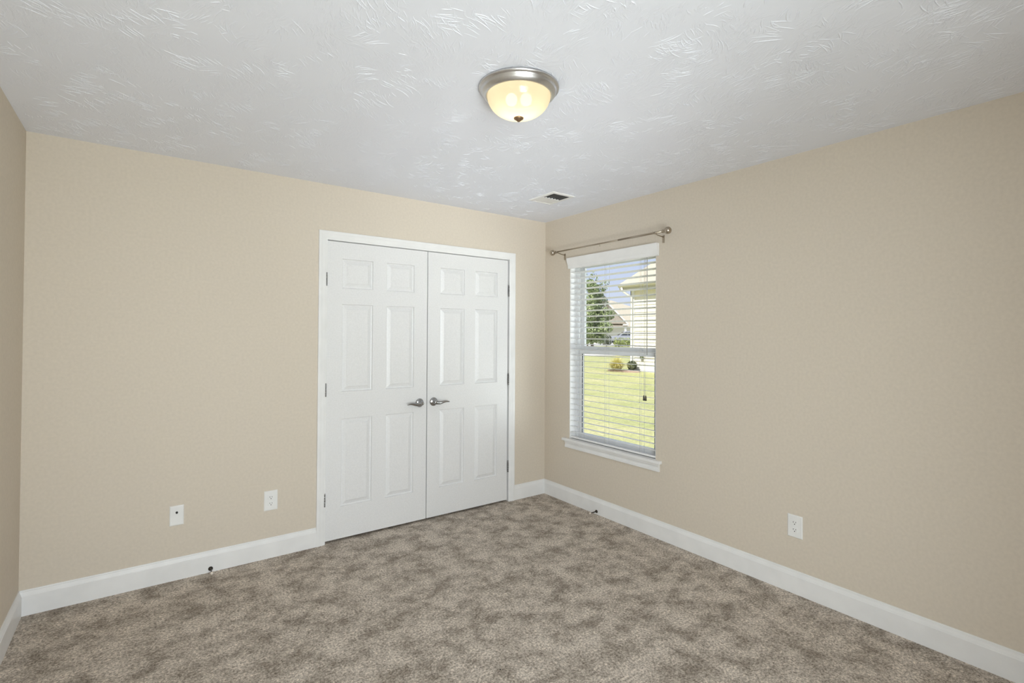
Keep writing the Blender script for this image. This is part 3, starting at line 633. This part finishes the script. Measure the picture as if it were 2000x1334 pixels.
for k in range(60):
    u = random.random(); zc = 1.05+3.95*u; rad = 1.25*math.sin(PI*min(1, .25+.72*u))**.8*(1 if u < .6 else 1.25-.45*u)
    a = random.uniform(0, 2*PI); q = random.random()**.5
    bb.append(((tb.x+rad*q*math.cos(a), tb.y+rad*q*math.sin(a), zc), (.42, .42, .36)))
for dx, z in ((-.1, 5.25), (.15, 5.35), (.32, 5.1), (.5, 5.0), (.68, 5.12), (.62, 4.8), (.82, 4.95), (-.5, 5.0), (-.3, 5.3), (.02, 5.5), (.75, 4.6), (.45, 4.7)): bb.append(((tb.x+dx, tb.y-dx*.7, z), (.17, .17, .22)))
plant('street_tree', tb, bb, 13000, .085, M['leaf'], 'leafy green tree left of the far house outside', 'tree',
      [([tb, tb+Vector((.03, 0, 1.2)), tb+Vector((0, .05, 2.8)), tb+Vector((.05, 0, 4.6))], [.11, .09, .06, .02]), ([tb+Vector((.02, 0, 1.0)), tb+Vector((.4, -.3, 2.2)), tb+Vector((.75, -.5, 3.6))], [.06, .045, .02]), ([tb+Vector((.02, 0, 1.1)), tb+Vector((-.4, .3, 2.3)), tb+Vector((-.6, .5, 3.6))], [.06, .045, .02])])
def shrub_at(a, s, w, h, n, m, label):
    q = G(a, s); z0 = gz(q.x, q.y)
    plant('garden_shrub', (q.x, q.y, z0), [((q.x+dx*w, q.y-dx*w*.7, z0+h*.55), (w*.45, w*.45, h*.5)) for dx in (-.3, 0, .3)], n, .10, m, label, 'shrub', [([(q.x, q.y, z0), (q.x, q.y, z0+h*.5)], [.03, .02])])
shrub_at(11.9, 56, .8, 1.0, 500, M['shrub'], 'low yellow green shrub in front of the pickup truck, left one')
shrub_at(13.4, 58, 1.0, .95, 600, M['shrub'], 'low yellow green shrub beside the sided house corner, right one')
shrub_at(10.9, 58, .7, 1.25, 420, M['darkshrub'], 'upright brownish shrub at the nose of the pickup truck')
q = G(7.2, 48)
pm = thing('mailbox', (q.x, q.y, .12), 'dark mailbox post at the left edge of the window view', 'mailbox')
b = MB(); b.box((q.x-.05, q.y-.05, .10), (q.x+.05, q.y+.05, 1.15)); b.build('post', M['bark'], pm)
b = MB(); b.prism([(-.09, 1.15), (.09, 1.15), (.09, 1.27), (.06, 1.34), (0, 1.37), (-.06, 1.34), (-.09, 1.27)], -.22, .22, 'y'); o = b.build('box', M['tyre'], pm); o.location = (q.x, q.y, 0); o.rotation_euler = (0, 0, FA)

# far house (built facing -y around its own origin, then turned to the street)
def placed(o, loc, rz): o.location = loc; o.rotation_euler = (0, 0, rz); return o
fh = thing('far_house', (0, 0, 0), 'far tan roofed house with a white trimmed porch gable', 'house')
b = MB(); b.box((-9, 0, 0), (14, 11, 2.7)); b.build('wall', M['housewhite'], fh)
b = MB(); e = [(-9.5, -.6, 2.7), (14.6, -.6, 2.7), (14.6, 11.6, 2.7), (-9.5, 11.6, 2.7)]
b.add(e+[(-4, 5.5, 7.3), (2.3, 5.5, 7.3)]+[(x, y, 2.5) for x, y, z in e], [(0, 1, 5, 4), (1, 2, 5), (2, 3, 4, 5), (3, 0, 4), (0, 6, 7, 1), (1, 7, 8, 2), (2, 8, 9, 3), (3, 9, 6, 0), (6, 9, 8, 7)]); b.build('roof', M['shingle'], fh)
b = MB(); b.add([(-3.0, -2.2, 3.1), (3.2, -2.2, 3.1), (.1, -2.2, 6.3), (-3.0, 5, 3.1), (3.2, 5, 3.1), (.1, 5, 6.3)], [(0, 1, 2), (1, 4, 5, 2), (3, 0, 2, 5), (0, 3, 4, 1), (3, 5, 4)]); b.build('porch_gable', M['tanwall'], fh)
b = MB()
for sg in (-1, 1):
    x1 = .1+sg*3.35; b.add([(.1, -2.45, 6.55), (x1, -2.45, 3.10), (x1, -2.45, 2.82), (.1, -2.45, 6.22), (.1, -2.2, 6.55), (x1, -2.2, 3.10), (x1, -2.2, 2.82), (.1, -2.2, 6.22)], [(0, 1, 2, 3), (4, 7, 6, 5), (0, 4, 5, 1), (1, 5, 6, 2), (2, 6, 7, 3), (3, 7, 4, 0)])
    b.box((x1, -2.45, 2.82), (x1-sg*.9, -2.2, 3.02))
b.build('rake_board', M['housewhite'], fh)
b = MB(); b.box((-3.1, -2.2, 2.55), (3.3, -1.9, 2.84)); b.build('porch_beam', M['tanwall'], fh)
for x in (-2.8, 3.0):
    b = MB(); b.box((x-.14, -2.2, 0), (x+.14, -1.92, 2.55)); b.build('porch_post', M['housewhite'], fh)
b = MB(); b.box((5.0, -.03, 0), (9.8, .0, 2.25)); b.build('garage_door', M['housewhite'], fh)
q = G(15.0, 82); placed(fh, (q.x, q.y, .12), FA)
# pickup truck, nose to the left
tk = thing('pickup_truck', (0, 0, 0), 'silver pickup truck parked in front of the far house', 'pickup truck')
body = [(-2.75, .55), (-2.80, .80), (-2.72, 1.05), (-1.55, 1.18), (-1.45, 1.20), (.85, 1.20), (.95, 1.18), (2.80, 1.16), (2.82, .58), (2.2, .45), (1.35, .42), (-1.2, .42), (-2.2, .45)]
b = MB(); b.prism(body, -.95, .95, 'y'); b.build('body', M['truck'], tk, bevel=.06)
b = MB(); b.prism([(-1.50, 1.19), (-.62, 1.78), (-.45, 1.85), (.55, 1.85), (.68, 1.80), (.86, 1.19)], -.82, .82, 'y'); b.build('cab', M['truck'], tk, bevel=.05)
for y in (-.835, .835):
    b = MB(); b.prism([(-1.20, 1.24), (-.62, 1.66), (-.48, 1.72), (-.22, 1.72), (-.22, 1.24)], y-.012, y+.012, 'y'); b.build('side_window', M['carglass'], tk)
    b = MB(); b.prism([(-.14, 1.24), (-.14, 1.72), (.48, 1.72), (.56, 1.66), (.70, 1.24)], y-.012, y+.012, 'y'); b.build('side_window', M['carglass'], tk)
    for x in (-1.75, 1.75):
        b = MB(); yy = .86 if y > 0 else -.86
        b.lathe([(0, -.13), (.28, -.13), (.37, -.11), (.38, 0), (.37, .11), (.28, .13), (0, .13)], Matrix.Translation((x, yy, .38)) @ Matrix.Rotation(PI/2, 4, 'X'), 20); w = b.build('wheel', M['tyre'], tk)
        b = MB(); b.lathe([(0, -.14), (.22, -.14), (.22, .14), (0, .14)], Matrix.Translation((x, yy, .38)) @ Matrix.Rotation(PI/2, 4, 'X'), 16); b.build('hub', M['truck'], w)
b = MB(); b.add([(-1.46, -.70, 1.235), (-1.46, .70, 1.235), (-.66, .66, 1.775), (-.66, -.66, 1.775), (-1.43, -.70, 1.215), (-1.43, .70, 1.215), (-.63, .66, 1.755), (-.63, -.66, 1.755)], [(0, 1, 2, 3), (4, 7, 6, 5), (0, 4, 5, 1), (1, 5, 6, 2), (2, 6, 7, 3), (3, 7, 4, 0)]); b.build('windshield', M['carglass'], tk)
q = G(17.0, 74); placed(tk, (q.x, q.y, .13), FA)
